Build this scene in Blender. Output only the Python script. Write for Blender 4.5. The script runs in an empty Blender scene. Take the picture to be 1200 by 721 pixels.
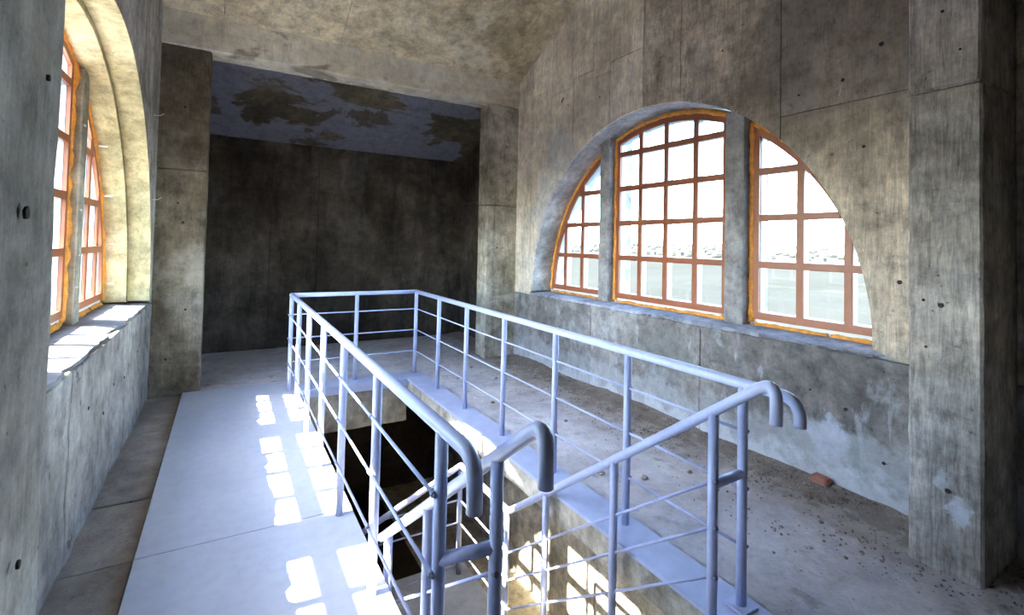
import bpy, bmesh, math, random
from mathutils import Vector, Matrix, noise
random.seed(7)
SC = bpy.context.scene
COL = SC.collection

# ------------------------------------------------------------------ camera
def setup_camera():
    # two vanishing points of the room (depth and width) measured in the 1200x721 frame
    cx, cy = 600.0, 271.0
    v1, v2 = Vector((266 - cx, 279 - cy)), Vector((1587 - cx, 309 - cy))
    f = math.sqrt(-(v1.dot(v2)))
    ry = Vector((v1.x, v1.y, f)).normalized()
    rx = Vector((v2.x, v2.y, f)).normalized()
    rz = rx.cross(ry)
    if rz.y > 0: rz = -rz
    right = Vector((rx.x, ry.x, rz.x)); down = Vector((rx.y, ry.y, rz.y)); fwd = Vector((rx.z, ry.z, rz.z))
    m = Matrix(((right.x, -down.x, -fwd.x, 0), (right.y, -down.y, -fwd.y, 0), (right.z, -down.z, -fwd.z, 1.6), (0, 0, 0, 1)))
    cam = bpy.data.cameras.new('camera'); ob = bpy.data.objects.new('camera', cam); COL.objects.link(ob)
    cam.sensor_width = 36; cam.lens = f / 1200 * 36; cam.shift_y = -(360.5 - cy) / 1200
    cam.clip_start = .05; cam.clip_end = 9000
    ob.matrix_world = m
    SC.camera = ob
setup_camera()

# ------------------------------------------------------------------ light
SUN_DIR = Vector((1, -.08, -.98)).normalized()
def setup_light():
    w = bpy.data.worlds.new('sky'); SC.world = w; w.use_nodes = True
    nt = w.node_tree; nt.nodes.clear()
    out = nt.nodes.new('ShaderNodeOutputWorld'); bg = nt.nodes.new('ShaderNodeBackground')
    sky = nt.nodes.new('ShaderNodeTexSky'); sky.sky_type = 'NISHITA'; sky.sun_disc = False
    sky.sun_elevation = math.radians(44.4); sky.sun_rotation = math.radians(-85)
    sky.altitude = 10; sky.air_density = .9; sky.dust_density = .8; sky.ozone_density = 1.0
    bg.inputs['Strength'].default_value = 2.0
    nt.links.new(sky.outputs[0], bg.inputs[0]); nt.links.new(bg.outputs[0], out.inputs[0])
    sl = bpy.data.lights.new('sun', 'SUN'); sl.energy = 44; sl.angle = math.radians(.53); sl.color = (1, .88, .71)
    so = bpy.data.objects.new('sun', sl); COL.objects.link(so)
    so.rotation_euler = SUN_DIR.to_track_quat('-Z', 'Y').to_euler(); so.location = (-6, 4, 8)
setup_light()
vs = SC.view_settings
vs.view_transform = 'Standard'; vs.look = 'None'; vs.gamma = 1; vs.use_curve_mapping = False
vs.exposure = 1.45
cy_ = SC.cycles
cy_.max_bounces = 10; cy_.diffuse_bounces = 7; cy_.glossy_bounces = 4; cy_.transparent_max_bounces = 24
cy_.sample_clamp_indirect = 8; cy_.use_denoising = True
cy_.caustics_reflective = False; cy_.caustics_refractive = False

# ------------------------------------------------------------------ materials
def new_mat(name):
    m = bpy.data.materials.new(name); m.use_nodes = True
    nt = m.node_tree; b = nt.nodes['Principled BSDF']
    return m, nt, b
class N:
    """small node helper"""
    def __init__(s, nt): s.nt = nt
    def node(s, t, **kw):
        n = s.nt.nodes.new(t)
        for k, v in kw.items(): setattr(n, k, v)
        return n
    def put(s, sock, v):
        if hasattr(v, 'is_output') or isinstance(v, bpy.types.NodeSocket): s.nt.links.new(v, sock)
        elif v is not None: sock.default_value = v
    def math(s, op, a, b=None, clamp=False):
        n = s.node('ShaderNodeMath', operation=op, use_clamp=clamp); s.put(n.inputs[0], a)
        if b is not None: s.put(n.inputs[1], b)
        return n.outputs[0]
    def mix(s, fac, a, b, mode='MIX'):
        n = s.node('ShaderNodeMixRGB', blend_type=mode); s.put(n.inputs[0], fac)
        s.put(n.inputs[1], a if not isinstance(a, tuple) else (*a, 1)); s.put(n.inputs[2], b if not isinstance(b, tuple) else (*b, 1))
        return n.outputs[0]
    def pos(s, scale=(1, 1, 1)):
        g = s.node('ShaderNodeNewGeometry'); v = s.node('ShaderNodeVectorMath', operation='MULTIPLY')
        s.nt.links.new(g.outputs['Position'], v.inputs[0]); v.inputs[1].default_value = scale
        return v.outputs[0]
    def noise(s, vec, scale=1, detail=6, rough=.6, dist=0):
        n = s.node('ShaderNodeTexNoise'); s.put(n.inputs['Vector'], vec); n.inputs['Scale'].default_value = scale
        n.inputs['Detail'].default_value = detail; n.inputs['Roughness'].default_value = rough; n.inputs['Distortion'].default_value = dist
        return n.outputs[0]
    def ramp(s, v, stops):
        n = s.node('ShaderNodeValToRGB'); cr = n.color_ramp
        cr.elements[0].position, cr.elements[0].color = stops[0][0], (*stops[0][1], 1)
        cr.elements[1].position, cr.elements[1].color = stops[-1][0], (*stops[-1][1], 1)
        for p, c in stops[1:-1]:
            e = cr.elements.new(p); e.color = (*c, 1)
        s.put(n.inputs[0], v); return n.outputs[0]
    def step(s, v, lo, hi):
        n = s.node('ShaderNodeMapRange'); n.clamp = True; s.put(n.inputs[0], v)
        n.inputs[1].default_value = lo; n.inputs[2].default_value = hi
        return n.outputs[0]
    def blob(s, centre, size, soft=.12, rag=.7, nscale=3.0):
        """1 inside a ragged-edged spot round a point of the place"""
        g = s.node('ShaderNodeNewGeometry'); a = s.node('ShaderNodeVectorMath', operation='SUBTRACT')
        s.nt.links.new(g.outputs['Position'], a.inputs[0]); a.inputs[1].default_value = centre
        b = s.node('ShaderNodeVectorMath', operation='DIVIDE'); s.nt.links.new(a.outputs[0], b.inputs[0]); b.inputs[1].default_value = size
        l = s.node('ShaderNodeVectorMath', operation='LENGTH'); s.nt.links.new(b.outputs[0], l.inputs[0])
        nz = s.noise(s.pos(), nscale, 6, .65)
        d = s.math('ADD', l.outputs['Value'], s.math('MULTIPLY', s.math('SUBTRACT', nz, .5), rag * 2.2))
        return s.step(d, 1 + soft, 1 - soft)
    def bump(s, h, strength, dist, normal=None):
        n = s.node('ShaderNodeBump'); n.inputs['Strength'].default_value = strength; n.inputs['Distance'].default_value = dist
        s.put(n.inputs['Height'], h)
        if normal is not None: s.put(n.inputs['Normal'], normal)
        return n.outputs[0]

def concrete(name, dark, mid, light, streak=.5, grain=.35, bump=.5, patches=(), blobs=(), rough=.92, big=.8, bands=(), seed=0.0, vary=.16, mottle=1.0):
    m, nt, b = new_mat(name); n = N(nt)
    off = n.node('ShaderNodeVectorMath', operation='ADD'); nt.links.new(n.pos(), off.inputs[0]); off.inputs[1].default_value = (seed, seed * 1.7, seed * .6)
    P = off.outputs[0]
    base = n.ramp(n.noise(P, big, 9, .62, .3), [(.36, dark), (.5, mid), (.63, light)])
    fine = n.noise(P, 8, 10, .78)
    col = n.mix(.8 * mottle, base, n.ramp(fine, [(.32, (.38, .36, .34)), (.5, (1, 1, 1)), (.7, (1.6, 1.58, 1.52))]), 'MULTIPLY')
    mott = n.noise(P, 2.6, 8, .7, .8)
    col = n.mix(.55 * mottle, col, n.ramp(mott, [(.36, (.55, .53, .5)), (.5, (1, 1, 1)), (.64, (1.35, 1.33, 1.28))]), 'MULTIPLY')
    st = n.noise(n.pos((2.2, 2.2, .45)), 1.6, 7, .6, .5)
    col = n.mix(streak, col, n.ramp(st, [(.3, (.42, .41, .4)), (.5, (1, 1, 1)), (.7, (1.3, 1.27, 1.2))]), 'MULTIPLY')
    gr = n.noise(n.pos((24, 24, 2.4)), 1.4, 6, .75, 1.6)
    col = n.mix(grain, col, n.ramp(gr, [(.32, (.38, .37, .36)), (.5, (1, 1, 1)), (.68, (1.6, 1.58, 1.53))]), 'MULTIPLY')
    pit = n.step(n.noise(P, 30, 3, .5), .70, .76)
    col = n.mix(n.math('MULTIPLY', pit, .55), col, tuple(c * .3 for c in dark))
    def textured(c): return n.mix(.7, c, n.ramp(fine, [(.34, (.5,) * 3), (.5, (1,) * 3), (.7, (1.35,) * 3)]), 'MULTIPLY')
    for (sc, lo, hi, c, amt) in patches:
        pv = P
        if isinstance(sc, tuple):
            q = n.node('ShaderNodeVectorMath', operation='MULTIPLY'); nt.links.new(P, q.inputs[0]); q.inputs[1].default_value = sc; pv = q.outputs[0]
        pm = n.step(n.noise(pv, 1.0 if isinstance(sc, tuple) else sc, 7, .6, .4), lo, hi)
        col = n.mix(n.math('MULTIPLY', pm, amt), col, textured(c))
    for (ce, sz, c, amt, ns) in blobs:
        col = n.mix(n.math('MULTIPLY', n.blob(ce, sz, soft=.25, rag=1.3, nscale=ns), amt), col, textured(c))
    for (ax, edge, wob, ns, c, amt, sgn) in bands:      # a ragged-edged coat, splash or dirt zone on one side of a line
        g = n.node('ShaderNodeNewGeometry'); sp = n.node('ShaderNodeSeparateXYZ'); nt.links.new(g.outputs['Position'], sp.inputs[0])
        dd = n.math('ADD', n.math('MULTIPLY', n.math('SUBTRACT', sp.outputs[ax], edge), sgn), n.math('MULTIPLY', n.math('SUBTRACT', n.noise(P, ns, 7, .68), .5), wob))
        col = n.mix(n.math('MULTIPLY', n.step(dd, -.05, .05), amt), col, n.mix(.6, c, n.ramp(fine, [(.3, (.6,) * 3), (.52, (1,) * 3), (.75, (1.25,) * 3)]), 'MULTIPLY'))
    oi = n.node('ShaderNodeObjectInfo')
    v = n.math('ADD', n.math('MULTIPLY', oi.outputs['Random'], vary), 1 - vary / 2)
    vm = n.node('ShaderNodeVectorMath', operation='SCALE'); nt.links.new(col, vm.inputs[0]); nt.links.new(v, vm.inputs['Scale'])
    nt.links.new(vm.outputs[0], b.inputs['Base Color'])
    b.inputs['Roughness'].default_value = rough
    b.inputs['Specular IOR Level'].default_value = .25
    nr = n.bump(n.noise(P, 3.5, 10, .72), bump, .03)
    nr = n.bump(gr, grain * .5, .006, nr)
    nr = n.bump(pit, .8, -.008, nr)
    nt.links.new(nr, b.inputs['Normal'])
    return m

def plain(name, c, rough=.5, metallic=0, spec=.5, var=.12, scale=6, bump=.1, dist=.004, trans=None):
    m, nt, b = new_mat(name); n = N(nt)
    nz = n.noise(n.pos(), scale, 6, .65)
    col = n.mix(1, tuple(c), n.ramp(nz, [(.3, (1 - var,) * 3), (.7, (1 + var,) * 3)]), 'MULTIPLY')
    nt.links.new(col, b.inputs['Base Color'])
    b.inputs['Roughness'].default_value = rough; b.inputs['Metallic'].default_value = metallic
    b.inputs['Specular IOR Level'].default_value = spec
    nt.links.new(n.bump(nz, bump, dist), b.inputs['Normal'])
    return m

GREYBLUE = (.50, .53, .62)
M = {}
M['wall_r'] = concrete('concrete_board_wall', (.29, .24, .19), (.50, .425, .345), (.68, .60, .50), streak=.55, grain=.55,
    patches=[(1.1, .60, .64, (.50, .50, .50), .5), ((2.5, 2.5, .9), .60, .68, (.20, .175, .14), .6)],
    blobs=[((3.62, 5.35, 2.05), (.4, .30, .55), (.54, .56, .62), .6, 4), ((3.62, 5.05, 2.75), (.4, .30, .30), (.50, .52, .57), .6, 5),
           ((3.62, 1.75, 3.0), (.4, .75, .75), (.21, .185, .15), .65, 2.5)])
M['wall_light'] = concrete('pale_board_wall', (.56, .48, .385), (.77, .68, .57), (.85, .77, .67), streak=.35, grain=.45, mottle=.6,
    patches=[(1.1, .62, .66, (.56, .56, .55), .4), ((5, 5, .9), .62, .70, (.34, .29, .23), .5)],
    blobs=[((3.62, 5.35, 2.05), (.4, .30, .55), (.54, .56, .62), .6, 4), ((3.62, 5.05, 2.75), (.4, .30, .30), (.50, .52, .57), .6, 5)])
M['lintel'] = concrete('lintel_concrete', (.54, .47, .36), (.74, .67, .54), (.83, .77, .65), streak=.1, grain=.2, mottle=.55,
    patches=[((.8, .8, 2.2), .53, .58, (.78, .73, .61), .7), ((1.2, 1.2, 3), .62, .67, (.22, .185, .135), .7)])
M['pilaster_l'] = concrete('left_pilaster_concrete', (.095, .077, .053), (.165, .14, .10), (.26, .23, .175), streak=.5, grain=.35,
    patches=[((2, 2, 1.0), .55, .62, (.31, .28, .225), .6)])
M['pillar_l'] = concrete('near_pillar_concrete', (.21, .19, .175), (.33, .305, .285), (.42, .395, .375), streak=.3, grain=.3, bump=.6,
    patches=[((9, 9, 3), .66, .72, (.13, .12, .115), .6)])
M['parapet_r'] = concrete('plastered_parapet', (.20, .18, .165), (.31, .285, .265), (.43, .405, .385), streak=.4, grain=.15, bump=.7,
    patches=[(2.4, .60, .66, (.52, .53, .54), .45), ((7, 7, 2), .60, .66, (.56, .575, .60), .5)],
    bands=[(2, .36, .9, 2.2, (.52, .53, .54), .6, -1), (2, .14, .7, 5, (.66, .68, .71), .75, -1)],
    blobs=[((3.62, 1.83, .30), (.3, .13, .17), (.60, .63, .74), .75, 9), ((3.62, 3.3, .55), (.3, .35, .25), (.25, .245, .225), .7, 4)])
M['wall_l'] = concrete('concrete_wall_left', (.25, .25, .235), (.40, .39, .37), (.52, .51, .50), streak=.5, grain=.3)
M['parapet_l'] = concrete('plastered_parapet_left', (.19, .18, .16), (.27, .255, .235), (.37, .355, .33), streak=.55, grain=.1, bump=.9,
    patches=[(6, .655, .68, (.10, .095, .09), .85)])
M['pillar'] = concrete('pillar_concrete', (.28, .25, .22), (.46, .42, .385), (.60, .56, .52), streak=.6, grain=.7, bump=.6,
    patches=[((2.2, 2.2, .7), .62, .70, (.10, .093, .08), .7), ((9, 9, .8), .56, .66, (.55, .54, .49), .55)],
    blobs=[((3.15, .99, .33), (.3, .045, .07), (.70, .73, .80), .7, 22), ((3.15, 1.06, .46), (.3, .03, .05), (.64, .66, .70), .6, 20)])
M['portal'] = concrete('portal_concrete', (.25, .215, .16), (.42, .38, .30), (.58, .54, .45), streak=.6, grain=.4,
    patches=[((.8, .8, 1.6), .55, .60, (.62, .585, .49), .7), (2.2, .62, .67, (.15, .125, .09), .7)])
M['ceiling'] = concrete('ceiling_concrete', (.36, .285, .175), (.56, .465, .315), (.69, .60, .44), streak=.1, grain=.05, bump=.5,
    patches=[(1.6, .58, .63, (.72, .65, .51), .65), (2.6, .62, .68, (.27, .22, .14), .55)])
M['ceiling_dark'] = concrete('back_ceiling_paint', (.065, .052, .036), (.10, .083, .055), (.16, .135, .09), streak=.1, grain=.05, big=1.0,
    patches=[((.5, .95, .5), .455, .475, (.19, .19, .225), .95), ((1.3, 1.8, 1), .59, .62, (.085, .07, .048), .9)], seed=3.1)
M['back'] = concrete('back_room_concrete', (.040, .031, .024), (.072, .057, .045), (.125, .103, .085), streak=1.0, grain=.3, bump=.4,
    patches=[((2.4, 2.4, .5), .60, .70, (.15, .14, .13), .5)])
M['cream'] = concrete('cream_reveal', (.38, .335, .18), (.53, .47, .27), (.62, .57, .37), streak=.15, grain=.15, bump=.6,
    patches=[(3.2, .60, .66, (.52, .45, .29), .55)])
M['reveal_r'] = concrete('grey_reveal', (.32, .31, .29), (.48, .47, .45), (.62, .62, .63), streak=.1, grain=.1, bump=.8)
M['sill'] = concrete('sill_concrete', (.28, .28, .31), (.38, .39, .44), (.48, .495, .56), streak=.0, grain=.05, bump=.8)
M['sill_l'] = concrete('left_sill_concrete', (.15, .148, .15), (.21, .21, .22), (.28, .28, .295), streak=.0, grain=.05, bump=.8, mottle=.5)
M['mullion'] = concrete('mullion_concrete', (.21, .205, .205), (.31, .30, .305), (.39, .385, .40), streak=.2, grain=.2, bump=.5)
M['mullion_l'] = concrete('mullion_concrete_left', (.20, .18, .14), (.29, .265, .21), (.37, .345, .28), streak=.2, grain=.2, bump=.5)
M['well'] = concrete('stairwell_concrete', (.30, .27, .21), (.48, .44, .36), (.60, .56, .48), streak=.5, grain=.1)
M['lower_shade'] = concrete('lower_room_shaded_concrete', (.03, .022, .02), (.05, .04, .035), (.08, .065, .06), streak=.4, grain=.1)  # shade of the lower room put into the colour so it stays black
M['landing'] = concrete('landing_screed', (.34, .35, .36), (.47, .49, .52), (.57, .59, .63), mottle=.4, streak=0, grain=0, bump=.4)
M['ledge'] = concrete('ledge_concrete', (.24, .205, .175), (.37, .33, .29), (.50, .455, .41), streak=0, grain=0, mottle=.5, bump=.9)
M['dust'] = concrete('dusty_floor', (.56, .52, .52), (.68, .645, .655), (.75, .725, .745), streak=0, grain=0, mottle=.4, bump=1.0, big=1.3,
    patches=[(5, .60, .68, (.40, .35, .31), .7), (1.2, .55, .62, (.68, .67, .72), .5)],
    bands=[(0, 3.08, 1.1, 2.6, (.40, .35, .31), .6, 1), (0, 3.3, 1.1, 7, (.27, .22, .18), .7, 1)])
M['earth'] = concrete('rubble_earth', (.15, .125, .10), (.27, .23, .19), (.40, .36, .31), streak=0, grain=0, bump=1.0, big=4)
M['floor_blue'] = None
def painted_floor():
    m, nt, b = new_mat('blue_grey_floor_paint'); n = N(nt)
    col = n.ramp(n.noise(n.pos(), 1.1, 8, .6, .4), [(.3, (.53, .58, .70)), (.5, (.61, .66, .775)), (.72, (.67, .715, .81))])
    col = n.mix(.35, col, n.ramp(n.noise(n.pos(), 16, 7, .7), [(.3, (.72,) * 3), (.5, (1,) * 3), (.72, (1.18,) * 3)]), 'MULTIPLY')
    nt.links.new(col, b.inputs['Base Color']); b.inputs['Roughness'].default_value = .55
    nt.links.new(n.bump(n.noise(n.pos(), 5, 8, .6), .25, .01), b.inputs['Normal'])
    return m
M['floor_blue'] = painted_floor()
M['kerb'] = plain('kerb_blue_paint', (.46, .51, .70), .5, var=.12, scale=9, bump=.25)
M['rail'] = plain('railing_blue_paint', (.46, .50, .71), .38, var=.08, scale=25, bump=.08)
M['weld'] = plain('weld_dark', (.20, .22, .33), .5)
M['frame'] = plain('brown_window_frame', (.33, .105, .045), .42, var=.12, scale=14)
M['frame_l'] = M['frame']
M['outer'] = plain('white_outer_frame', (.62, .68, .74), .4, var=.03)
M['strip'] = plain('pale_sill_strip', (.78, .78, .80), .5, var=.06)
M['foam'] = plain('orange_foam', (.80, .34, .06), .75, var=.3, scale=22, bump=.7, dist=.012)
M['steel'] = plain('galvanised_plate', (.75, .75, .75), .35, .6, var=.1)
M['rust'] = plain('rusty_wire', (.16, .075, .035), .8, .2, var=.3, scale=40)
M['hole_shade'] = plain('tie_hole_shade', (.035, .03, .026), .95, var=.4, scale=60)  # near-black colour stands for the shade inside a tie hole
M['brick'] = plain('red_brick', (.40, .17, .12), .9, var=.25, scale=30, bump=.6)
M['stone'] = plain('mortar_crumb', (.30, .265, .23), .95, var=.3, scale=25, bump=.8)
M['sea'] = None
def sea_mat():
    m, nt, b = new_mat('sea_water'); n = N(nt)
    col = n.ramp(n.noise(n.pos((.004, .02, 1)), 1, 5, .6), [(.35, (.0225, .0245, .0225)), (.65, (.027, .029, .027))])
    nt.links.new(col, b.inputs['Base Color']); b.inputs['Roughness'].default_value = .6; b.inputs['Specular IOR Level'].default_value = .0
    nt.links.new(n.bump(n.noise(n.pos((.35, 1.2, 1)), .6, 5, .6), .6, .5), b.inputs['Normal'])
    return m
M['sea'] = sea_mat()
M['land'] = plain('far_shore_ground', (.024, .026, .022), .95, var=.4, scale=.03, bump=0)
M['foliage'] = plain('far_trees', (.018, .021, .017), .95, var=.4, scale=.1, bump=0)
M['house_wall'] = plain('house_wall', (.045, .043, .041), .9, var=.3, scale=.05, bump=0)
M['house_roof'] = plain('house_roof', (.024, .017, .015), .9, var=.3, scale=.05, bump=0)
def glass_mat():
    m, nt, b = new_mat('window_glass'); nt.nodes.remove(b); n = N(nt)
    out = [x for x in nt.nodes if x.type == 'OUTPUT_MATERIAL'][0]
    t = n.node('ShaderNodeBsdfTransparent'); t.inputs[0].default_value = (.93, .96, .96, 1)
    g = n.node('ShaderNodeBsdfGlossy'); g.inputs['Roughness'].default_value = .02
    lw = n.node('ShaderNodeLayerWeight'); lw.inputs['Blend'].default_value = .5
    fr = n.math('ADD', n.math('MULTIPLY', n.math('POWER', lw.outputs['Facing'], 5), .8), .03)   # Schlick reflectance, the same on both faces
    mx = n.node('ShaderNodeMixShader'); nt.links.new(fr, mx.inputs[0]); nt.links.new(t.outputs[0], mx.inputs[1]); nt.links.new(g.outputs[0], mx.inputs[2])
    nt.links.new(mx.outputs[0], out.inputs['Surface'])
    return m
M['glass'] = glass_mat()

# ------------------------------------------------------------------ mesh helpers
def obj(name, verts, faces, mat, parent=None, smooth=False):
    me = bpy.data.meshes.new(name); me.from_pydata([tuple(v) for v in verts], [], faces)
    bm = bmesh.new(); bm.from_mesh(me); bmesh.ops.recalc_face_normals(bm, faces=bm.faces); bm.to_mesh(me); bm.free()
    me.materials.append(M[mat] if isinstance(mat, str) else mat)
    if smooth:
        for p in me.polygons: p.use_smooth = True
    o = bpy.data.objects.new(name, me); COL.objects.link(o)
    if parent is not None: o.parent = parent
    return o
def empty(name, loc=(0, 0, 0)):
    o = bpy.data.objects.new(name, None); COL.objects.link(o); o.empty_display_size = .1
    return o
def tag(o, label=None, cat=None, group=None, kind=None):
    if label: o['label'] = label
    if cat: o['category'] = cat
    if group: o['group'] = group
    if kind: o['kind'] = kind
    return o
def box_data(x0, x1, y0, y1, z0, z1):
    v = [(x, y, z) for x in (x0, x1) for y in (y0, y1) for z in (z0, z1)]
    f = [(0, 1, 3, 2), (4, 6, 7, 5), (0, 4, 5, 1), (2, 3, 7, 6), (0, 2, 6, 4), (1, 5, 7, 3)]
    return v, f
def box(name, x0, x1, y0, y1, z0, z1, mat, parent=None, bev=0.0):
    v, f = box_data(x0, x1, y0, y1, z0, z1)
    o = obj(name, v, f, mat, parent)
    if bev:
        bm = bmesh.new(); bm.from_mesh(o.data)
        bmesh.ops.bevel(bm, geom=bm.edges[:], offset=bev, segments=2, profile=.6, affect='EDGES'); bm.to_mesh(o.data); bm.free()
    return o
def rough_box(name, x0, x1, y0, y1, z0, z1, mat, parent=None, cell=.12, amp=.006, bev=.008):
    """a cast block whose faces and edges are a little uneven"""
    v, f = box_data(x0, x1, y0, y1, z0, z1)
    o = obj(name, v, f, mat, parent)
    bm = bmesh.new(); bm.from_mesh(o.data)
    for ax, (a, b) in enumerate(((x0, x1), (y0, y1), (z0, z1))):
        k = int((b - a) / cell)
        for i in range(1, k):
            p = [0, 0, 0]; p[ax] = a + (b - a) * i / k; nn = [0, 0, 0]; nn[ax] = 1
            bmesh.ops.bisect_plane(bm, geom=bm.verts[:] + bm.edges[:] + bm.faces[:], plane_co=p, plane_no=nn)
    edges = [e for e in bm.edges if e.calc_face_angle(0) > 1]
    if bev: bmesh.ops.bevel(bm, geom=edges, offset=bev, segments=1, profile=.6, affect='EDGES')
    bm.normal_update()
    for w in bm.verts:
        w.co += w.normal * (noise.noise(w.co * 5.0) * amp + noise.noise(w.co * 17.0) * amp * .5)
    bm.to_mesh(o.data); bm.free()
    return o
def tube_data(pts, r, n=12, cap=True, lump=0, seed=0):
    pts = [Vector(p) for p in pts]; v = []; f = []
    t0 = (pts[1] - pts[0]).normalized(); up = Vector((0, 0, 1)) if abs(t0.z) < .9 else Vector((1, 0, 0))
    nv = t0.cross(up).normalized()
    for i, p in enumerate(pts):
        a = pts[max(i - 1, 0)]; c = pts[min(i + 1, len(pts) - 1)]
        t = (c - a).normalized(); nv = (nv - t * nv.dot(t)).normalized(); bv = t.cross(nv)
        k = 1.0
        if 0 < i < len(pts) - 1:
            ang = (p - a).angle(c - p, 0); k = 1 / max(math.cos(ang / 2), .5)
        rr = r[i] if isinstance(r, (list, tuple)) else r
        for j in range(n):
            an = 2 * math.pi * j / n
            d = nv * math.cos(an) + bv * math.sin(an)
            q = rr
            if lump: q = rr * (1 + lump * (noise.noise(p * 9 + d * .8 + Vector((seed, 0, 0))) + .6 * noise.noise(p * 26 + d * 1.5)))
            v.append(p + d * q)
    for i in range(len(pts) - 1):
        for j in range(n):
            f.append((i * n + j, i * n + (j + 1) % n, (i + 1) * n + (j + 1) % n, (i + 1) * n + j))
    if cap:
        f.append(tuple(range(n))[::-1]); f.append(tuple((len(pts) - 1) * n + j for j in range(n)))
    return v, f
def tube(name, pts, r, mat, parent=None, n=12, lump=0, seed=0):
    v, f = tube_data(pts, r, n, True, lump, seed)
    o = obj(name, v, f, mat, parent, True)
    for p in o.data.polygons:
        if len(p.vertices) > 4: p.use_smooth = False
    return o
def lathe_lump(name, c, size, mat, parent=None, seed=0, sub=2):
    bm = bmesh.new(); bmesh.ops.create_icosphere(bm, subdivisions=sub, radius=1)
    for w in bm.verts:
        d = w.co.normalized(); k = 1 + .55 * noise.noise(d * 1.7 + Vector((seed * 3.1, seed, 0))) + .2 * noise.noise(d * 4 + Vector((seed, 0, 0)))
        w.co = Vector((d.x * size[0], d.y * size[1], d.z * size[2])) * k
    lo = min(w.co.z for w in bm.verts)
    me = bpy.data.meshes.new(name); bm.to_mesh(me); bm.free(); me.materials.append(M[mat])
    o = bpy.data.objects.new(name, me); COL.objects.link(o); o.location = (c[0], c[1], c[2] - lo * .9)
    if parent: o.parent = parent
    return o

# ------------------------------------------------------------------ dimensions
XL, XR = -.64, 3.62            # inner faces of the side walls
YP = 6.10                       # front of the portal
YB = 8.0                        # back wall of the dark room
YN = -1.1                       # unseen wall behind the viewer, brought close to cut light
def roof(y): return 3.04 + .48 * (8.0 - y)
ZS = .94                        # sill height
ARCH_R = dict(yc=3.62, zc=.975, R=2.05)
ARCH_L = dict(yc=3.86, zc=.975, R=2.06)
TR, TL = .58, .47               # wall thicknesses

def wall_slab(name, xf, xb, y0, y1, z0, z1, mat, parent, arch=None, follow_roof=False, R=None):
    """a slab of wall in the y-z plane, cut by the arch above the sill and by the roof slope"""
    ys = {y0, y1}
    k = max(2, int((y1 - y0) / .25))
    ys |= {y0 + (y1 - y0) * i / k for i in range(k + 1)}
    if arch:
        rr = R or arch['R']
        for i in range(73):
            y = arch['yc'] + rr * math.cos(math.pi * i / 72)
            if y0 < y < y1: ys.add(y)
    ys = sorted(ys)
    def bot(y):
        b = z0
        if arch:
            d = rr * rr - (y - arch['yc']) ** 2
            if d >= -1e-9: b = max(b, arch['zc'] + math.sqrt(max(d, 0)))
        return b
    def top(y): return min(z1, roof(y)) if follow_roof else z1
    v = []; f = []; prev = None
    for y in ys:
        b, t = bot(y), top(y)
        if t - b < 1e-4: prev = None; continue
        i = len(v)
        v += [(xf, y, b), (xf, y, t), (xb, y, t), (xb, y, b)]
        if prev is not None:
            p = prev
            f += [(p, i, i + 1, p + 1), (p + 1, i + 1, i + 2, p + 2), (p + 2, i + 2, i + 3, p + 3), (p + 3, i + 3, i, p)]
        else: f.append((i, i + 1, i + 2, i + 3))
        prev = i
    if prev is not None: f.append((prev, prev + 3, prev + 2, prev + 1))
    if not f: return None
    return obj(name, v, f, mat, parent)

def arc_pts(arch, R, a0, a1, n):
    return [(arch['yc'] + R * math.cos(a0 + (a1 - a0) * i / n), arch['zc'] + R * math.sin(a0 + (a1 - a0) * i / n)) for i in range(n + 1)]

# ------------------------------------------------------------------ floors
G = .0025
fl = tag(empty('floor'), kind='structure')
ysj = [-1.1, 1.6, 3.05, 4.5, 6.08]
for a, b in zip(ysj, ysj[1:]):
    box('floor_panel', -.345, .70, a + G, b - G, -.05, random.uniform(-.0015, .0015), 'floor_blue', fl, .002)
# concrete slab under and around the well
box('floor_slab', XL - .3, .69, YN, 8.1, -.20, -.052, 'dust', fl)
box('floor_slab', .69, 2.09, 5.56, 8.1, -.20, -.005, 'dust', fl)
box('floor_slab', .69, 1.86, YN, 1.22, -.20, -.004, 'dust', fl)
box('back_room_screed', -.345, .69, 6.085, 8.0, -.05, -.004, 'dust', fl)
def dusty_floor():
    nx, ny = 46, 150; v = []; f = []
    x0, x1, y0, y1 = 2.05, 3.66, YN, 8.05
    for j in range(ny + 1):
        y = y0 + (y1 - y0) * j / ny
        for i in range(nx + 1):
            x = x0 + (x1 - x0) * i / nx
            h = 0.0
            e = max(0, (x - 2.55) / 1.07)
            h += e * e * (.035 + .03 * noise.noise(Vector((x * 1.5, y * 1.1, 0))))
            h += max(0, e) * .022 * abs(noise.noise(Vector((x * 7, y * 7, 3)))) + .006 * noise.noise(Vector((x * 18, y * 18, 1))) * e
            if x < 2.12: h = -.002
            v.append((x, y, h - .004))
    for j in range(ny):
        for i in range(nx):
            a = j * (nx + 1) + i; f.append((a, a + 1, a + nx + 2, a + nx + 1))
    o = obj('dusty_screed', v, f, 'dust', fl, True)
    box('floor_slab', 2.05, 3.9, YN, 8.1, -.135, -.03, 'dust', fl)
dusty_floor()
led = tag(empty('trim_1'), kind='structure')
yl = [1.0, 2.2, 3.09, 3.78, 4.85, 6.1]
for a, b in zip(yl, yl[1:]):
    rough_box('ledge_slab', XL - .02, -.352, a + .004, b - .004, -.049, -.022 + random.uniform(-.006, .006), 'ledge', led, .1, .006, .005)

# kerb strip round the well
kb = tag(empty('trim_2'), kind='structure')
box('kerb_strip', 1.845, 2.085, 1.05, 5.50, .012, .035, 'kerb', kb, .004)
box('kerb_strip', .70, 2.085, 5.505, 5.78, -.055, .035, 'kerb', kb, .004)

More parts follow.
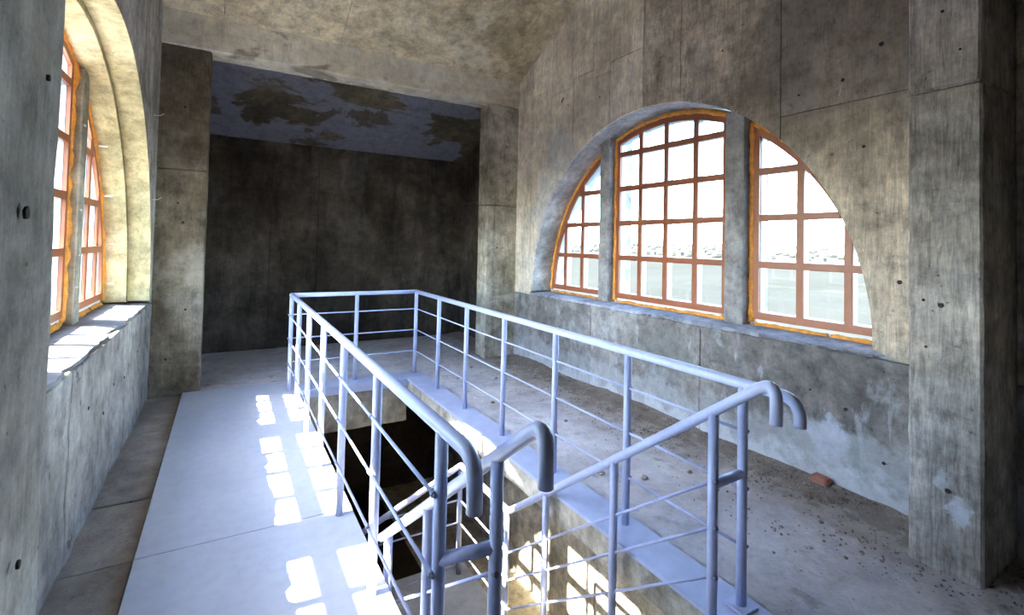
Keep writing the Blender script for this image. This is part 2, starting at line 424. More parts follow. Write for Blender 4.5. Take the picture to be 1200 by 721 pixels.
# ------------------------------------------------------------------ stairwell
sw = tag(empty('wall_stairwell'), kind='structure')
rough_box('edge_beam', 1.862, 2.09, 1.05, 5.52, -.15, .009, 'well', sw, .1, .008, .01)
rough_box('edge_beam', .70, 1.86, 5.53, 5.80, -.46, -.057, 'well', sw, .1, .008, .01)
box('well_wall', .60, 3.20, .95, 1.2, -2.4, -.21, 'well', sw)
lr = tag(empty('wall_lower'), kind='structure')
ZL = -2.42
box('lower_wall', XL - .4, XL - .3, .9, 8.2, ZL, -.2, 'lower_shade', lr)
box('lower_wall', XL - .4, 3.9, 8.0, 8.1, ZL, -.2, 'lower_shade', lr)
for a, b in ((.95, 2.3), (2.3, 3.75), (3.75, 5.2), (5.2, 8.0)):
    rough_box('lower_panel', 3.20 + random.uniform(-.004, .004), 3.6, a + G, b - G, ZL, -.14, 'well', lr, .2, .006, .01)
box('lower_wall', XL - .4, .6, .9, 1.0, ZL, -.2, 'lower_shade', lr)
box('lower_floor', XL - .4, 2.2, .9, 8.1, ZL - .1, ZL, 'lower_shade', lr)
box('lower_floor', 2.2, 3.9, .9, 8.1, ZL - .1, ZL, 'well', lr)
st = tag(empty('staircase'), 'grey concrete stair flight and landing going down inside the railed well', 'staircase')
LZ = -1.20
for i in range(6):
    y0 = 1.24 + i * .285
    box('tread', .78, 1.84, y0, y0 + .30, -(i + 1) * 1.2 / 7 - .05, -(i + 1) * 1.2 / 7, 'landing', st, .006)
    box('riser', .80, 1.82, y0 - .012, y0 + .01, -(i + 1) * 1.2 / 7, -i * 1.2 / 7 - .052, 'landing', st)
v = []
for x in (.80, 1.82):
    v += [(x, 1.22, -.25), (x, 2.96, -1.25), (x, 2.96, -1.42), (x, 1.22, -.42)]
obj('stringer_slab', v, [(0, 1, 2, 3), (4, 7, 6, 5), (0, 4, 5, 1), (1, 5, 6, 2), (2, 6, 7, 3), (3, 7, 4, 0)], 'well', st)
box('landing_slab', .72, 1.90, 2.94, 4.02, LZ - .16, LZ, 'landing', st, .008)
for i in range(5):
    x1 = .72 - i * .27
    box('tread', x1 - .29, x1, 2.96, 4.0, LZ - (i + 1) * .17 - .05, LZ - (i + 1) * .17, 'landing', st)

# ------------------------------------------------------------------ right wall
wr = tag(empty('wall_right'), kind='structure')
wall_slab('wall_core', XR + .022, XR + TR, YN, 8.1, ZS - .02, 9, 'reveal_r', wr, ARCH_R, True)
cols = [(-1.1, -.4), (-.4, .9), (.9, 2.19), (2.19, 3.15), (3.15, 3.63), (3.63, 4.13), (4.13, 4.42), (4.42, 4.80), (4.80, 5.26), (5.26, 5.72), (5.72, 6.12)]
for k, (a, b) in enumerate(cols):
    rows = [(ZS - .02, 2.62), (2.62, 9)] if k < 3 else ([(ZS - .02, 3.55 + .1 * (k % 2)), (3.55 + .1 * (k % 2), 9)] if k < 10 else [(ZS - .02, 3.72), (3.72, 9)])
    for (z0, z1) in rows:
        off = random.uniform(-.005, .004)
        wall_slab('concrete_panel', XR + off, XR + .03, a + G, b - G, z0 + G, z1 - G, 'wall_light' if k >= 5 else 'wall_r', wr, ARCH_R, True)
for (a, b) in [(-1.1, 1.19), (1.19, 2.9), (2.9, 4.4), (4.4, 6.11), (6.11, 6.42)]:
    rough_box('parapet_panel', XR + random.uniform(-.006, .004), XR + TR, a + G, b - G, -.1, ZS - .022, 'parapet_r', wr, .09, .008, .006)
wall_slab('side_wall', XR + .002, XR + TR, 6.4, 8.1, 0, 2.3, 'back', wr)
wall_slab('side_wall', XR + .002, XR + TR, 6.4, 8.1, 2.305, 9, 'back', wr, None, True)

def ragged_sill(name, arch, xf, xb, zt, mat, parent, side, half, seed):
    """sill bed: flat ledge to the frame with a broken front edge"""
    n = 150; v = []; f = []
    y0, y1 = arch['yc'] - half, arch['yc'] + half
    rows = [0, .25, .6, 1.0]
    for i in range(n + 1):
        y = y0 + (y1 - y0) * i / n
        rag = max(0, noise.noise(Vector((y * 2.2, seed, 0)))) * .07 + max(0, noise.noise(Vector((y * 9, seed, 2)))) * .05 + max(0, noise.noise(Vector((y * 23, seed, 3)))) * .02
        rag += max(0, noise.noise(Vector((y * .9 + 4, seed, 5))) - .15) * .1
        xe = xf + side * (.004 + rag)
        v.append((xe, y, zt - .06 - rag * .6))
        for q in rows:
            x = xe + (xb - xe) * q
            v.append((x, y, zt + .006 * noise.noise(Vector((x * 14, y * 9, seed))) - (rag * .35 if q == 0 else 0) + .02 * q))
        v.append((xb, y, zt - .06))
    m = len(rows) + 2
    for i in range(n):
        for j in range(m - 1):
            a = i * m + j; f.append((a, a + 1, a + m + 1, a + m))
        f.append((i * m + m - 1, i * m, i * m + m, i * m + 2 * m - 1))
    f.append(tuple(range(m))); f.append(tuple(n * m + j for j in range(m)))
    return obj(name, v, f, mat, parent)
ragged_sill('sill', ARCH_R, XR, XR + TR, ZS + .01, 'sill', wr, 1, 2.2, 1.3)

# ------------------------------------------------------------------ left wall
wl = tag(empty('wall_left'), kind='structure')
wall_slab('wall_core', XL - .17, XL - TL, YN, 8.1, ZS - .02, 9, 'cream', wl, ARCH_L, True, 2.015)
for (a, b) in [(-1.1, 1.0), (1.0, 2.6), (2.6, 4.6), (4.6, 5.55), (5.55, 6.12)]:
    for (z0, z1) in [(ZS - .02, 2.32), (2.32, 9)]:
        wall_slab('concrete_panel', XL + random.uniform(-.004, .004), XL - .175, a + G, b - G, z0 + G, z1 - G, 'wall_l', wl, ARCH_L, True)
for (a, b) in [(-1.1, 1.1), (1.1, 3.2), (3.2, 4.7), (4.7, 6.11), (6.11, 6.42)]:
    rough_box('parapet_panel', XL - TL, XL + random.uniform(-.004, .006), a + G, b - G, -.1, ZS - .022, 'parapet_l', wl, .09, .01, .006)
def reveal_ring(arch, R, xa, xb, parent):
    """cream lining of the arch"""
    n = 64; v = []; f = []
    po = arc_pts(arch, R + .004, 0.0, math.pi, n); pi = arc_pts(arch, R - .012, 0.0, math.pi, n)
    for (yo, zo), (yi, zi) in zip(po, pi):
        k = .004 * noise.noise(Vector((yi * 6, zi * 6, xa * 9)))
        v += [(xa, yo, zo), (xa, yi + k, zi + k), (xb, yi + k, zi + k), (xb, yo, zo)]
    for i in range(n):
        for j in range(4):
            a = i * 4 + j; b = i * 4 + (j + 1) % 4; f.append((a, b, b + 4, a + 4))
    f.append((0, 1, 2, 3)); f.append(tuple(n * 4 + j for j in range(4)))
    return obj('arch_lining', v, f, 'cream', parent)
reveal_ring(ARCH_L, ARCH_L['R'] - .002, XL + .006, XL - .166, wl)
reveal_ring(ARCH_L, 2.013, XL - .169, XL - .335, wl)
ragged_sill('sill', ARCH_L, XL, XL - TL, ZS + .004, 'sill_l', wl, -1, 2.2, 5.1)
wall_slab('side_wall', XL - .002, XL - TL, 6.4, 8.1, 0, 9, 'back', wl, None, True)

# ------------------------------------------------------------------ back room, portal, roof
wb = tag(empty('wall_back'), kind='structure')
xs = [XL - .3, -.05, .55, 1.2, 1.75, 2.4, 3.0, 3.95]
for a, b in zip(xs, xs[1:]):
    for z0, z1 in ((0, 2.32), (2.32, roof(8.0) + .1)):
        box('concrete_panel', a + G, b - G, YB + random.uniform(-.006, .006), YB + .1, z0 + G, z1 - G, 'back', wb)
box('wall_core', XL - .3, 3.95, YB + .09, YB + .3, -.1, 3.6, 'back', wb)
wn = tag(empty('wall_near_unseen'), kind='structure')  # unseen wall, kept close and dark so little light bounces forward
for a, b in zip(xs[::2], xs[2::2] + [3.95]):
    if b > a: box('concrete_panel', a + G, b - G, YN - .1, YN, 0, 9.0, 'back', wn)

pf = tag(empty('trim_3'), kind='structure')
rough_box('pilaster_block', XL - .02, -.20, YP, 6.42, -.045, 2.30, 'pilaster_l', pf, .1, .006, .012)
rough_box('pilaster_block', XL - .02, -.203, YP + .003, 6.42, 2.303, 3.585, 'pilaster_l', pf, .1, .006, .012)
rough_box('pilaster_block', 3.155, XR + .02, YP, 6.42, -.045, 2.15, 'portal', pf, .1, .006, .012)
rough_box('pilaster_block', 3.15, XR + .02, YP + .003, 6.42, 2.153, 3.585, 'portal', pf, .1, .006, .012)
rough_box('corner_strip', 3.135, 3.25, YP - .012, YP + .1, 0, 2.13, 'portal', pf, .1, .004, .008)
rough_box('lintel', XL - .02, XR + .02, YP - .01, 6.42, 3.588, 4.02, 'lintel', pf, .1, .008, .014)
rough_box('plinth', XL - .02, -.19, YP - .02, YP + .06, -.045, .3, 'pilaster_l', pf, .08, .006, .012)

ce = tag(empty('ceiling'), kind='structure')
def roof_panel(x0, x1, y0, y1, mat, drop=0, th=.2):
    v = []
    for x in (x0, x1):
        for y in (y0, y1):
            v += [(x, y, roof(y) - drop), (x, y, roof(y) + th)]
    f = [(0, 1, 3, 2), (4, 6, 7, 5), (0, 4, 5, 1), (2, 3, 7, 6), (0, 2, 6, 4), (1, 5, 7, 3)]
    return obj('ceiling_panel', v, f, mat, ce)
for y0, y1 in ((-1.15, .6), (.6, 3.4), (3.4, 6.098)):
    for x0, x1 in ((XL - TL, -.1), (-.1, 1.1), (1.1, XR + TR)):
        roof_panel(x0 + G, x1 - G, y0 + G, y1 - G, 'ceiling', random.uniform(0, .012))
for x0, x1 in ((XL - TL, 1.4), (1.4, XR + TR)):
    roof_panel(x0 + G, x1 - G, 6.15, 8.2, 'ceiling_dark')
roof_core = []
v = []
for x in (XL - TL - .01, XR + TR + .01):
    for y in (-1.25, 8.3):
        v += [(x, y, roof(y) + .19), (x, y, roof(y) + .35)]
obj('roof_slab', v, [(0, 1, 3, 2), (4, 6, 7, 5), (0, 4, 5, 1), (2, 3, 7, 6), (0, 2, 6, 4), (1, 5, 7, 3)], 'ceiling', ce)

# pillars close to the viewer
pr = tag(empty('trim_4'), kind='structure')
rough_box('pillar_block', 3.15, XR + .02, .90, 1.20, 0, 2.45, 'pillar', pr, .08, .005, .012)
rough_box('pillar_block', 3.148, XR + .02, .902, 1.20, 2.453, 6.6, 'pillar', pr, .15, .005, .012)
pl = tag(empty('trim_5'), kind='structure')
rough_box('pillar_block', XL - .02, -.265, .45, 1.17, 0, 2.9, 'pillar_l', pl, .08, .005, .012)
rough_box('pillar_block', XL - .02, -.267, .45, 1.17, 2.903, 6.8, 'pillar_l', pl, .15, .005, .012)

# tie holes left by the formwork, the shade inside painted as dark discs
def hole_shade_disc(x, y, z, r, parent, axis='x', sgn=-1):
    n = 9; v = []; f = []; r *= .72
    for k, (rr, h) in enumerate(((r, .0), (r * 1.05, .004), (r * .55, .0045))):
        for j in range(n):
            a = 2 * math.pi * j / n; q = rr * (1 + .25 * noise.noise(Vector((math.cos(a) * 2 + x * 7, math.sin(a) * 2 + y * 5, z * 3))))
            u, w = q * math.cos(a), q * math.sin(a)
            v.append((x + sgn * h, y + u, z + w) if axis == 'x' else (x + u, y + sgn * h, z + w))
    for k in range(2):
        for j in range(n): f.append((k * n + j, k * n + (j + 1) % n, (k + 1) * n + (j + 1) % n, (k + 1) * n + j))
    f.append(tuple(2 * n + j for j in range(n)))
    return obj('tie_hole_shade_disc', v, f, 'hole_shade', parent)
for (y, z, r) in [(1.12, 3.05, .010), (1.35, 2.9, .013), (1.05, 1.2, .012)]: pass
for (y, z, r) in [(1.75, 2.78, .016), (1.52, 2.95, .02), (1.42, 1.42, .018), (2.05, 2.75, .010), (4.3, 3.3, .012), (3.4, 3.42, .010), (4.9, 3.35, .012), (2.7, 3.3, .012), (1.62, 2.3, .014)]:
    hole_shade_disc(XR - .003, y, z, r, wr)
for (y, z, r) in [(1.72, .55, .016), (1.95, .62, .01), (2.9, .5, .012), (1.5, .28, .014)]: hole_shade_disc(XR - .012, y, z, r, wr)
for (y, z, r) in [(1.06, 1.34, .014), (1.13, 1.36, .010), (1.03, .42, .015), (1.12, 1.12, .009), (1.05, 2.85, .01), (.98, 2.63, .008)]: hole_shade_disc(3.145, y, z, r, pr)
for (x, z, r) in [(-.42, 2.95, .018), (-.45, 1.95, .016), (-.40, 1.75, .02), (-.35, .85, .015), (-.5, .35, .015)]: hole_shade_disc(x, YP - .008, z, r, pf, 'y')
for (x, z, r) in [(3.42, 3.0, .012), (3.3, 1.55, .014), (3.45, 2.5, .01)]: hole_shade_disc(x, YP - .008, z, r, pf, 'y')
for (y, z, r) in [(.98, 1.63, .013), (1.08, 2.0, .008), (1.02, 1.1, .008), (.93, .98, .014), (1.05, 1.85, .007)]: hole_shade_disc(-.258, y, z, r, pl, 'x', 1)
for (y, z, r) in [(4.2, .6, .012), (3.9, .5, .014), (4.6, .55, .014), (3.5, .65, .012), (5.2, .62, .012)]: hole_shade_disc(XL + .014, y, z, r, wl, 'x', 1)

# ------------------------------------------------------------------ windows
FW = .058
def build_light(wname, arch, R, y0, y1, zb, xin, side, vbars, hbars, foot, foam_seed):
    """one light of an arched window; side=+1 outside is +x; foot: 0 none, -1 arc meets sill at low y, +1 at high y"""
    root = tag(empty(wname), kind='structure')
    yc, zc = arch['yc'], arch['zc']
    def ang(r, y): return math.acos(max(-1, min(1, (y - yc) / r)))
    def outline(inset):
        r = R - inset; z0 = zb + inset; a = y0 + inset; b = y1 - inset
        af = math.asin((z0 - zc) / r)
        A0 = ang(r, b) if foot != 1 else af           # high-y end of the arc
        A1 = ang(r, a) if foot != -1 else math.pi - af
        pts = arc_pts(arch, r, A0, A1, 28)
        res = []
        if foot != 1: res.append((b, z0))
        res += pts
        if foot != -1: res.append((a, z0))
        return res
    def ring(name, o, i, xa, xb, mat, parent=root):
        n = len(o); v = []; f = []
        for (p, q) in zip(o, i):
            v += [(xa, *p), (xb, *p), (xb, *q), (xa, *q)]
        for k in range(n):
            k2 = (k + 1) % n
            for j in range(4):
                j2 = (j + 1) % 4
                f.append((k * 4 + j, k * 4 + j2, k2 * 4 + j2, k2 * 4 + j))
        return obj(name, v, f, mat, parent)
    x1, x2, x3 = xin, xin + side * .024, xin + side * .095
    O, I = outline(0), outline(FW)
    fo = ring('frame', O, I, x1, x2, 'frame')
    of = ring('outer_frame', outline(-.055), outline(FW + .004), x2 + side * .001, x3, 'outer')
    r = R - FW
    def top(y):
        d = r * r - (y - yc) ** 2
        return zc + math.sqrt(d) if d > 0 else -9
    iy0 = min(p[0] for p in I); iy1 = max(p[0] for p in I); iz0 = zb + FW
    bw = .028
    for y in vbars:
        t = max(top(y - bw), top(y + bw)) + .004
        if t > iz0 + .03:
            box('vertical_bar', min(x1, x2) + .002, max(x1, x2) - .002, y - bw, y + bw, iz0 - .004, t, 'frame', fo, .004)
            box('outer_bar', min(x2, x3), max(x2, x3) - .004, y - bw * .8, y + bw * .8, iz0 - .004, t, 'outer', of)
    for z in hbars:
        d = r * r - (z + bw - zc) ** 2
        if d <= 0: continue
        h = math.sqrt(d) + .015
        a = max(iy0 - .004, yc - h); b = min(iy1 + .004, yc + h)
        if b - a > .04:
            box('horizontal_bar', min(x1, x2) + .001, max(x1, x2) - .001, a, b, z - bw, z + bw, 'frame', fo, .004)
            box('outer_bar', min(x2, x3) + .001, max(x2, x3) - .005, a, b, z - bw * .8, z + bw * .8, 'outer', of)
    # panes, cut to the arch
    ye = [iy0] + sorted(vbars) + [iy1]; ze = [iz0] + list(hbars) + [zc + R]
    xg = xin + side * .03
    for ya, yb in zip(ye, ye[1:]):
        for za, zb2 in zip(ze, ze[1:]):
            col = [ya + (yb - ya) * i / 12 for i in range(13)]
            v = []; f = []; prev = None
            for y in col:
                t = min(zb2, top(y) + .004)
                if t <= za + .004: prev = None; continue
                i = len(v); v += [(xg, y, za), (xg, y, t), (xg + side * .006, y, t), (xg + side * .006, y, za)]
                if prev is not None:
                    p = prev; f += [(p, i, i + 1, p + 1), (p + 1, i + 1, i + 2, p + 2), (p + 2, i + 2, i + 3, p + 3), (p + 3, i + 3, i, p)]
                else: f.append((i, i + 1, i + 2, i + 3))
                prev = i
            if prev is not None and len(v) >= 8: f.append((prev, prev + 3, prev + 2, prev + 1))
            if len(v) >= 8: obj('pane', v, f, 'glass', fo)
    # pale strip and foam
    xs_ = xin + side * .01
    pa = min(p[0] for p in O) + .02; pb = max(p[0] for p in O) - .02
    box('sill_strip', min(xs_, x2), max(xs_, x2), pa + .04, pb - .02, zb - .03, zb - .002, 'strip', root, .003)
    fx = xin + side * .02
    def bead(pts, r0, seed):
        fine = []
        for p, q in zip(pts, pts[1:]):
            L = math.dist(p, q); k = max(1, int(L / .022))
            fine += [(p[0] + (q[0] - p[0]) * i / k, p[1] + (q[1] - p[1]) * i / k) for i in range(k)]
        fine.append(pts[-1])
        P3 = [(fx + .006 * noise.noise(Vector((y * 12, z * 12, seed))), y, z) for y, z in fine]
        tube('foam_bead', P3, r0, 'foam', root, 9, .55, seed)
    o2 = outline(-.018)
    body = o2[(1 if foot != 1 else 0):(len(o2) - (1 if foot != -1 else 0))]
    fr_ = .030 if side > 0 else .035
    bead(body, fr_, foam_seed)
    if foot != 1: bead([(y1 + .016, zb - .03), (y1 + .016, body[0][1])], fr_, foam_seed + 3)
    if foot != -1: bead([(y0 - .016, body[-1][1]), (y0 - .016, zb - .03)], fr_, foam_seed + 5)
    mid = pa + (pb - pa) * random.uniform(.35, .6)
    bead([(pa, zb - .05), (mid - .012, zb - .05)], fr_ * .85, foam_seed + 7)
    bead([(mid + .012, zb - .05), (pb, zb - .05)], fr_ * .85, foam_seed + 9)
    return root

HB = [1.476, 1.873, 2.27, 2.668]
ZB = 1.012
XF = 3.92
FR = 1.985
m1a, m1b, m2a, m2b = 2.61, 2.852, 4.333, 4.56
build_light('window_1', ARCH_R, FR, 0, m1a, ZB, XF, 1, [2.208, 1.857], HB, -1, 1.0)
build_light('window_2', ARCH_R, FR, m1b, m2a, ZB, XF, 1, [3.22, 3.593, 3.955], HB, 0, 21.0)
build_light('window_3', ARCH_R, FR, m2b, 9, ZB, XF, 1, [4.962, 5.313], HB, 1, 41.0)
def mullion(arch, R, a, b, xa, xb, mat, parent):
    t = arch['zc'] + math.sqrt(R * R - max(abs(a - arch['yc']), abs(b - arch['yc'])) ** 2) + .05
    return rough_box('mullion', min(xa, xb), max(xa, xb), a, b, ZS - .03, t, mat, parent, .1, .004, .008)
mullion(ARCH_R, 2.05, m1a + .03, m1b - .03, XF - .09, XR + TR, 'mullion', wr)
mullion(ARCH_R, 2.05, m2a + .03, m2b - .03, XF - .09, XR + TR, 'mullion', wr)

XFL = -.98
d = ARCH_L['yc'] - ARCH_R['yc']
n1a, n1b, n2a, n2b = m1a + d, m1b + d, m2a + d, m2b + d
build_light('window_4', ARCH_L, FR, 0, n1a, ZB, XFL, -1, [2.208 + d, 1.857 + d], HB, -1, 61.0)
build_light('window_5', ARCH_L, FR, n1b, n2a, ZB, XFL, -1, [3.22 + d, 3.593 + d, 3.955 + d], HB, 0, 81.0)
build_light('window_6', ARCH_L, FR, n2b, 9, ZB, XFL, -1, [4.962 + d, 5.313 + d], HB, 1, 101.0)
mullion(ARCH_L, 2.0, n1a + .03, n1b - .03, XFL + .05, XL - TL, 'mullion_l', wl)
mullion(ARCH_L, 2.0, n2a + .03, n2b - .03, XFL + .05, XL - TL, 'mullion_l', wl)

# ------------------------------------------------------------------ railing
RR, PR, RD = .0235, .0215, .007
ZR = 1.005
XLr, XRr, YBk = .62, 2.0, 5.70
RODZ = (.80, .55, .30)
def bend(p0, corner, p1, r, n=7):
    """points of a rounded corner"""
    p0, c, p1 = Vector(p0), Vector(corner), Vector(p1)
    a = c + (p0 - c).normalized() * r; b = c + (p1 - c).normalized() * r
    return [a * (1 - t) ** 2 + c * 2 * t * (1 - t) + b * t * t for t in [i / n for i in range(n + 1)]]
gr = tag(empty('guard_railing'), 'blue-grey tubular guard railing on posts around three sides of the stairwell', 'railing')
yl_end, yr_end = 1.24, 1.12
def hooked(x, yfar, yend, zend):
    return [(x, yfar, ZR)] + bend((x, yfar, ZR), (x, yend, ZR), (x, yend, zend), .085) + [(x, yend, zend)]
tube('handrail', hooked(XLr, YBk, yl_end, .85), RR, 'rail', gr, 16)
tube('handrail', hooked(XRr, YBk, yr_end, .895), RR, 'rail', gr, 16)
tube('handrail', [(XLr - .004, YBk, ZR), (XRr + .004, YBk, ZR)], RR, 'rail', gr, 16)
for x in (XLr, XRr):
    bm_v, bm_f = [], []
    tube('rail_elbow', [(x, YBk - .012, ZR), (x, YBk + .012, ZR)], RR * 1.06, 'rail', gr, 16)
LP = [1.485, 2.26, 3.0, 3.70, 4.40, 5.05, 5.70]
RP = [1.37, 2.09, 2.80, 3.53, 4.26, 4.96, 5.70]
LPZ, RPZ = 0.0, .035
LPO = {y: tube('post', [(XLr, y, -.03), (XLr, y, ZR - .01)], PR, 'rail', gr, 14) for y in LP}
RPO = {y: tube('post', [(XRr, y, RPZ - .02), (XRr, y, ZR - .01)], PR, 'rail', gr, 14) for y in RP}
tube('post', [(1.30, YBk, RPZ - .02), (1.30, YBk, ZR - .01)], PR, 'rail', gr, 14)
box('base_plate', XRr - .05, XRr + .05, RP[0] - .05, RP[0] + .05, RPZ - .002, RPZ + .012, 'rail', RPO[RP[0]], .003)
for z in RODZ:
    for a, b in zip(LP, LP[1:]):
        tube('rod', [(XLr - PR - .004, a - (.02 if a == LP[0] else 0), z), (XLr - PR - .004, b, z)], RD, 'rail', gr, 8)
    for y in LP: tube('weld', [(XLr - PR - .004, y - .008, z), (XLr - PR - .004, y + .008, z)], RD * 1.45, 'weld', LPO[y], 8)
    for a, b in zip(RP, RP[1:]):
        tube('rod', [(XRr + .0, a, z), (XRr + .0, b, z)], RD, 'rail', gr, 8)
    for y in RP:
        tube('weld', [(XRr + PR * .6, y - .02, z), (XRr + PR * .6, y - .008, z)], RD * 1.2, 'weld', RPO[y], 8)
    tube('rod', [(XLr, YBk, z), (1.30, YBk, z)], RD, 'rail', gr, 8)
    tube('rod', [(1.30, YBk, z), (XRr, YBk, z)], RD, 'rail', gr, 8)

SL = .724
def stair_rail(name, x, y0, z0, ybend, zend, posts, rods, label, far=None):
    """sloping handrail with a hooked top, posts standing on the flight, three thin rods"""
    r = tag(empty(name), label, 'railing', 'stair railings')
    def hz(y): return z0 - SL * (y - y0)
    top = (x, y0, z0); nose = (x, y0 - .02, z0 + .015)
    pts = [(x, y0 - .075, zend)] + bend((x, y0 - .075, zend), (x, y0 - .075, hz(y0 - .075)), (x, y0 + .4, hz(y0 + .4)), .085)
    if far is None: pts += [(x, ybend, hz(ybend))]
    else: pts += bend((x, y0, hz(y0)), (x, ybend, hz(ybend)), (x, far, hz(ybend)), .05, 4) + [(x, far, hz(ybend))]
    tube('handrail', pts, RR * .96, 'rail', r, 16)
    for (y, zf) in posts:
        zt = hz(min(y, ybend))
        tube('post', [(x, y, zf), (x, y, zt - .01)], PR, 'rail', r, 14)
    ys_ = posts[0][0]
    for dz in rods:
        for (a, _), (b, _) in zip(posts, posts[1:]):
            za, zb = hz(min(a, ybend)) - dz, hz(min(b, ybend)) - dz
            P = [(x, a, za)] + ([(x, ybend, hz(ybend) - dz)] if a < ybend < b else []) + [(x, b, zb)]
            tube('rod', P, RD, 'rail', r, 8)
        tube('weld', [(x - .01, posts[0][0] - .03, hz(posts[0][0]) - dz + .01), (x - .01, posts[0][0] + .0, hz(posts[0][0]) - dz - .002)], RD * 1.3, 'weld', r, 8)
    return r, hz
def step_z(y):
    if y < 1.24: return 0
    if y > 2.94: return LZ
    return -(int((y - 1.24) / .285) + 1) * 1.2 / 7
A, hzA = stair_rail('stair_railing', 1.79, 1.165, 1.062, 3.04, .95, [(1.36, step_z(1.36)), (1.96, step_z(1.96)), (2.58, step_z(2.58)), (3.06, LZ), (3.86, LZ)], (.29, .48, .68),
    'sloping blue-grey stair handrail with hooked end beside the right-hand kerb', 3.86)
tube('crossbar', [(1.79, 1.36, .615), (XRr, 1.37, .615)], RR * .85, 'rail', A, 14)
tube('handrail', [(1.79, 3.86, hzA(3.04))] + [(.75, 3.86, hzA(3.04) - .44)], RR * .96, 'rail', A, 14)
for k, dz in enumerate((.29, .48, .85)):
    tube('rod', [(1.79, 3.86, hzA(3.04) - dz), (1.0 if k < 2 else .8, 3.86, hzA(3.04) - dz)], RD, 'rail', A, 8)
B, hzB = stair_rail('stair_railing', .765, 1.18, 1.068, 2.62, .945, [(1.375, step_z(1.375)), (1.96, step_z(1.96)), (2.5, step_z(2.5))], (.36, .60),
    'sloping blue-grey stair handrail with hooked end nearest the viewer on the left')
tube('crossbar', [(XLr, 1.485, .585), (.765, 1.375, .645)], RR * .9, 'rail', B, 14)

# ------------------------------------------------------------------ small fittings on the left arch
ap = empty('anchor_plates')
ap['kind'] = 'group'
for k, (y, z) in enumerate([(n2b + .06, 0), ]): pass
bpy.data.objects.remove(ap)
def plate(x0, x1, y0, y1, z, parent):
    box('anchor_plate', x0, x1, y0, y1, z - .009, z + .009, 'steel', parent, .002)
ya_arc = lambda z, R: ARCH_L['yc'] + math.sqrt(R * R - (z - ARCH_L['zc']) ** 2)
for z in (1.15, 1.52, 1.95, 2.35):
    ye_ = ya_arc(z, 1.999)
    box('anchor_plate', XFL + .02, XFL + .08, ye_ - .006, ye_ - .001, z - .007, z + .007, 'steel', wl)
for z in (1.22, 1.45, 1.78, 2.4):
    box('anchor_plate', XFL + .045, XFL + .055, n2a + .06, n2a + .12, z - .007, z + .007, 'steel', wl)
for (y, z) in [(5.72, 2.75), (5.80, 1.95)]:
    w = tube('tie_wire', [(XL, y, z), (XL + .05, y + .01, z + .006), (XL + .08, y + .012, z + .03)], .004, 'steel', wl, 6)
# bent wires left in the right-hand wall
for (y, z, L) in [(1.75, 2.77, .10), (1.98, 2.3, .05)]:
    tube('tie_wire', [(XR + .01, y, z), (XR - .02, y - .004, z - .02), (XR - .03, y + .01, z - L)], .004, 'steel', wr, 6)
tube('tie_wire', [(XR + .01, 5.05, 3.42), (XR - .03, 5.0, 3.42), (XR - .05, 4.94, 3.44)], .006, 'rust', wr, 6)

# ------------------------------------------------------------------ rubble
o = rough_box('brick_fragment', 3.52, 3.60, 1.80, 1.90, .02, .06, 'brick', None, .02, .012, .006)
tag(o, 'small red brick fragment lying at the foot of the right wall under the pale patch', 'brick')
rnd = random.Random(3)
def floor_h(x, y):
    e = max(0, (x - 2.55) / 1.07)
    return e * e * (.035 + .03 * noise.noise(Vector((x * 1.5, y * 1.1, 0)))) + e * .022 * abs(noise.noise(Vector((x * 7, y * 7, 3)))) - .004
protos = []
for k in range(6):
    p = lathe_lump('rubble_lump', (0, 0, 0), (.5, .42, .26), 'stone', None, k * 2.7 + 1, 2); protos.append(p)
for k in range(140):
    y = rnd.uniform(1.3, 5.9); x = 3.58 - abs(rnd.gauss(0, .28)) if k > 12 else rnd.uniform(2.3, 3.4)
    if x < 2.15: x = 2.4
    if k < 6: q = protos[k]
    else: q = protos[k % 6].copy(); COL.objects.link(q)
    s = rnd.uniform(.015, .035) if k > 14 else rnd.uniform(.03, .055)
    q.location = (x, y, floor_h(x, y) + s * .15); q.scale = (s, s, s); q.rotation_euler = (0, 0, rnd.uniform(0, 6.28))
    tag(q, 'small crumb of grey-brown mortar lying in the dust along the right wall', 'rubble', 'mortar crumbs along the right wall')
def grit():
    v = []; f = []
    for k in range(9000):
        y = rnd.uniform(.5, 6.05); x = 3.60 - abs(rnd.gauss(0, .33))
        if noise.noise(Vector((x * 2.4, y * 1.8, 9))) < -.05 and rnd.random() < .8: continue
        if x < 2.12: continue
        s = rnd.uniform(.003, .012); z = floor_h(x, y); i = len(v); a = rnd.uniform(0, 6.28)
        for t in range(3): v.append((x + s * math.cos(a + t * 2.09), y + s * 1.2 * math.sin(a + t * 2.09), z - .003))
        v.append((x, y, z + s * .9)); f += [(i, i + 1, i + 3), (i + 1, i + 2, i + 3), (i + 2, i, i + 3)]
    o = obj('grit', v, f, 'earth', None)
    tag(o, 'loose brown grit scattered over the floor beside the right wall', 'grit', None, 'stuff')
grit()
# broken mortar along the front of the sill
for k in range(26):
    q = protos[k % 6].copy(); COL.objects.link(q); q.parent = wr; q.name = 'sill_crumb'
    for key in ('label', 'category', 'group'):
        if key in q: del q[key]
    y = rnd.choice([rnd.uniform(1.55, 2.3), rnd.uniform(3.1, 3.6)]); s = rnd.uniform(.02, .05)
    q.location = (XR + rnd.uniform(.0, .05), y, ZS - .01); q.scale = (s, s * 1.2, s * .8); q.rotation_euler = (0, 0, rnd.uniform(0, 6))

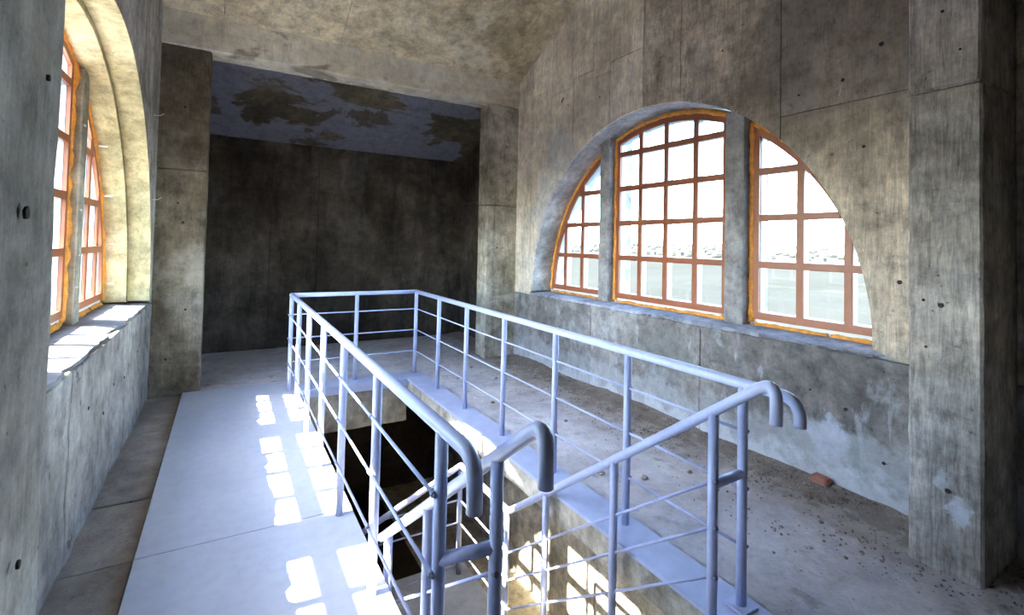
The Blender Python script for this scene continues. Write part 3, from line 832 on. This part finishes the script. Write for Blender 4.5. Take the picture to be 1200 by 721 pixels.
# ------------------------------------------------------------------ outside: bay and far shore
SEA = -14
v = [(-3000, -4000, SEA), (5000, -4000, SEA), (5000, 5000, SEA), (-3000, 5000, SEA)]
o = obj('sea', v, [(0, 1, 2, 3)], 'sea'); tag(o, 'pale green water of the bay outside the right-hand arched window', 'sea', None, 'stuff')
def shore():
    n, m = 220, 8; v = []; f = []
    for i in range(n + 1):
        t = i / n; y = -1500 + 4500 * t
        x0 = 640 + 60 * noise.noise(Vector((y * .003, 0, 0)))
        for j in range(m + 1):
            x = x0 + j * 60
            z = SEA - .5 + (j / m) * (20 + 7 * noise.noise(Vector((y * .004, j * .2, 4)))) + (2 * noise.noise(Vector((y * .03, j, 7))) if j else 0)
            v.append((x, y, z))
    for i in range(n):
        for j in range(m):
            a = i * (m + 1) + j; f.append((a, a + 1, a + m + 2, a + m + 1))
    o = obj('far_shore', v, f, 'land'); tag(o, kind='structure')
    dep = o.data
    return o, v, m
sh, shv, sm = shore()
def shore_point(y, j):
    i = round((y + 1500) / 4500 * 220); return Vector(shv[i * (sm + 1) + j])
hw_v, hw_f = box_data(-.5, .5, -.5, .5, -.3, .6)
roof_v = [(-.56, -.56, .58), (.56, -.56, .58), (.56, .56, .58), (-.56, .56, .58), (-.56, 0, 1.0), (.56, 0, 1.0)]
roof_f = [(0, 1, 5, 4), (2, 3, 4, 5), (0, 4, 3), (1, 2, 5), (0, 3, 2, 1)]
base_h = obj('house_wall_proto', hw_v, hw_f, 'house_wall'); base_r = obj('house_roof_proto', roof_v, roof_f, 'house_roof')
first = True
for k in range(44):
    y = 240 + k * 18 + rnd.uniform(-2, 2); p = shore_point(y, rnd.choice([1, 1, 2, 3, 4, 5]))
    e = empty('far_house'); e.location = p
    s = rnd.uniform(7, 10.5); e.scale = (s * .8, s, rnd.uniform(6, 10)); e.rotation_euler = (0, 0, rnd.uniform(-.15, .15))
    for src, nm in ((base_h, 'wall'), (base_r, 'roof')):
        c = src.copy(); COL.objects.link(c); c.name = nm; c.parent = e
    tag(e, 'tiny pale house on the far shore seen through the right-hand window', 'house', 'houses on the far shore')
bpy.data.objects.remove(base_h); bpy.data.objects.remove(base_r)
def trees():
    v = []; f = []
    bm = bmesh.new(); bmesh.ops.create_icosphere(bm, subdivisions=1, radius=1); bm.verts.ensure_lookup_table()
    bv = [w.co.copy() for w in bm.verts]; bf = [[w.index for w in q.verts] for q in bm.faces]; bm.free()
    for k in range(420):
        y = rnd.uniform(150, 1200); p = shore_point(y, rnd.choice([1, 2, 3, 4, 5, 6, 7, 8])); y += rnd.uniform(-10, 10)
        s = rnd.uniform(4, 9); i = len(v)
        for w in bv: v.append((p.x + w.x * s, p.y + rnd.uniform(-.5, .5) + w.y * s * 1.4, p.z + s * .5 + w.z * s * .8 * rnd.uniform(.8, 1.2)))
        f += [[a + i for a in q] for q in bf]
    o = obj('far_trees', v, f, 'foliage', sh); tag(o, kind='stuff')
trees()
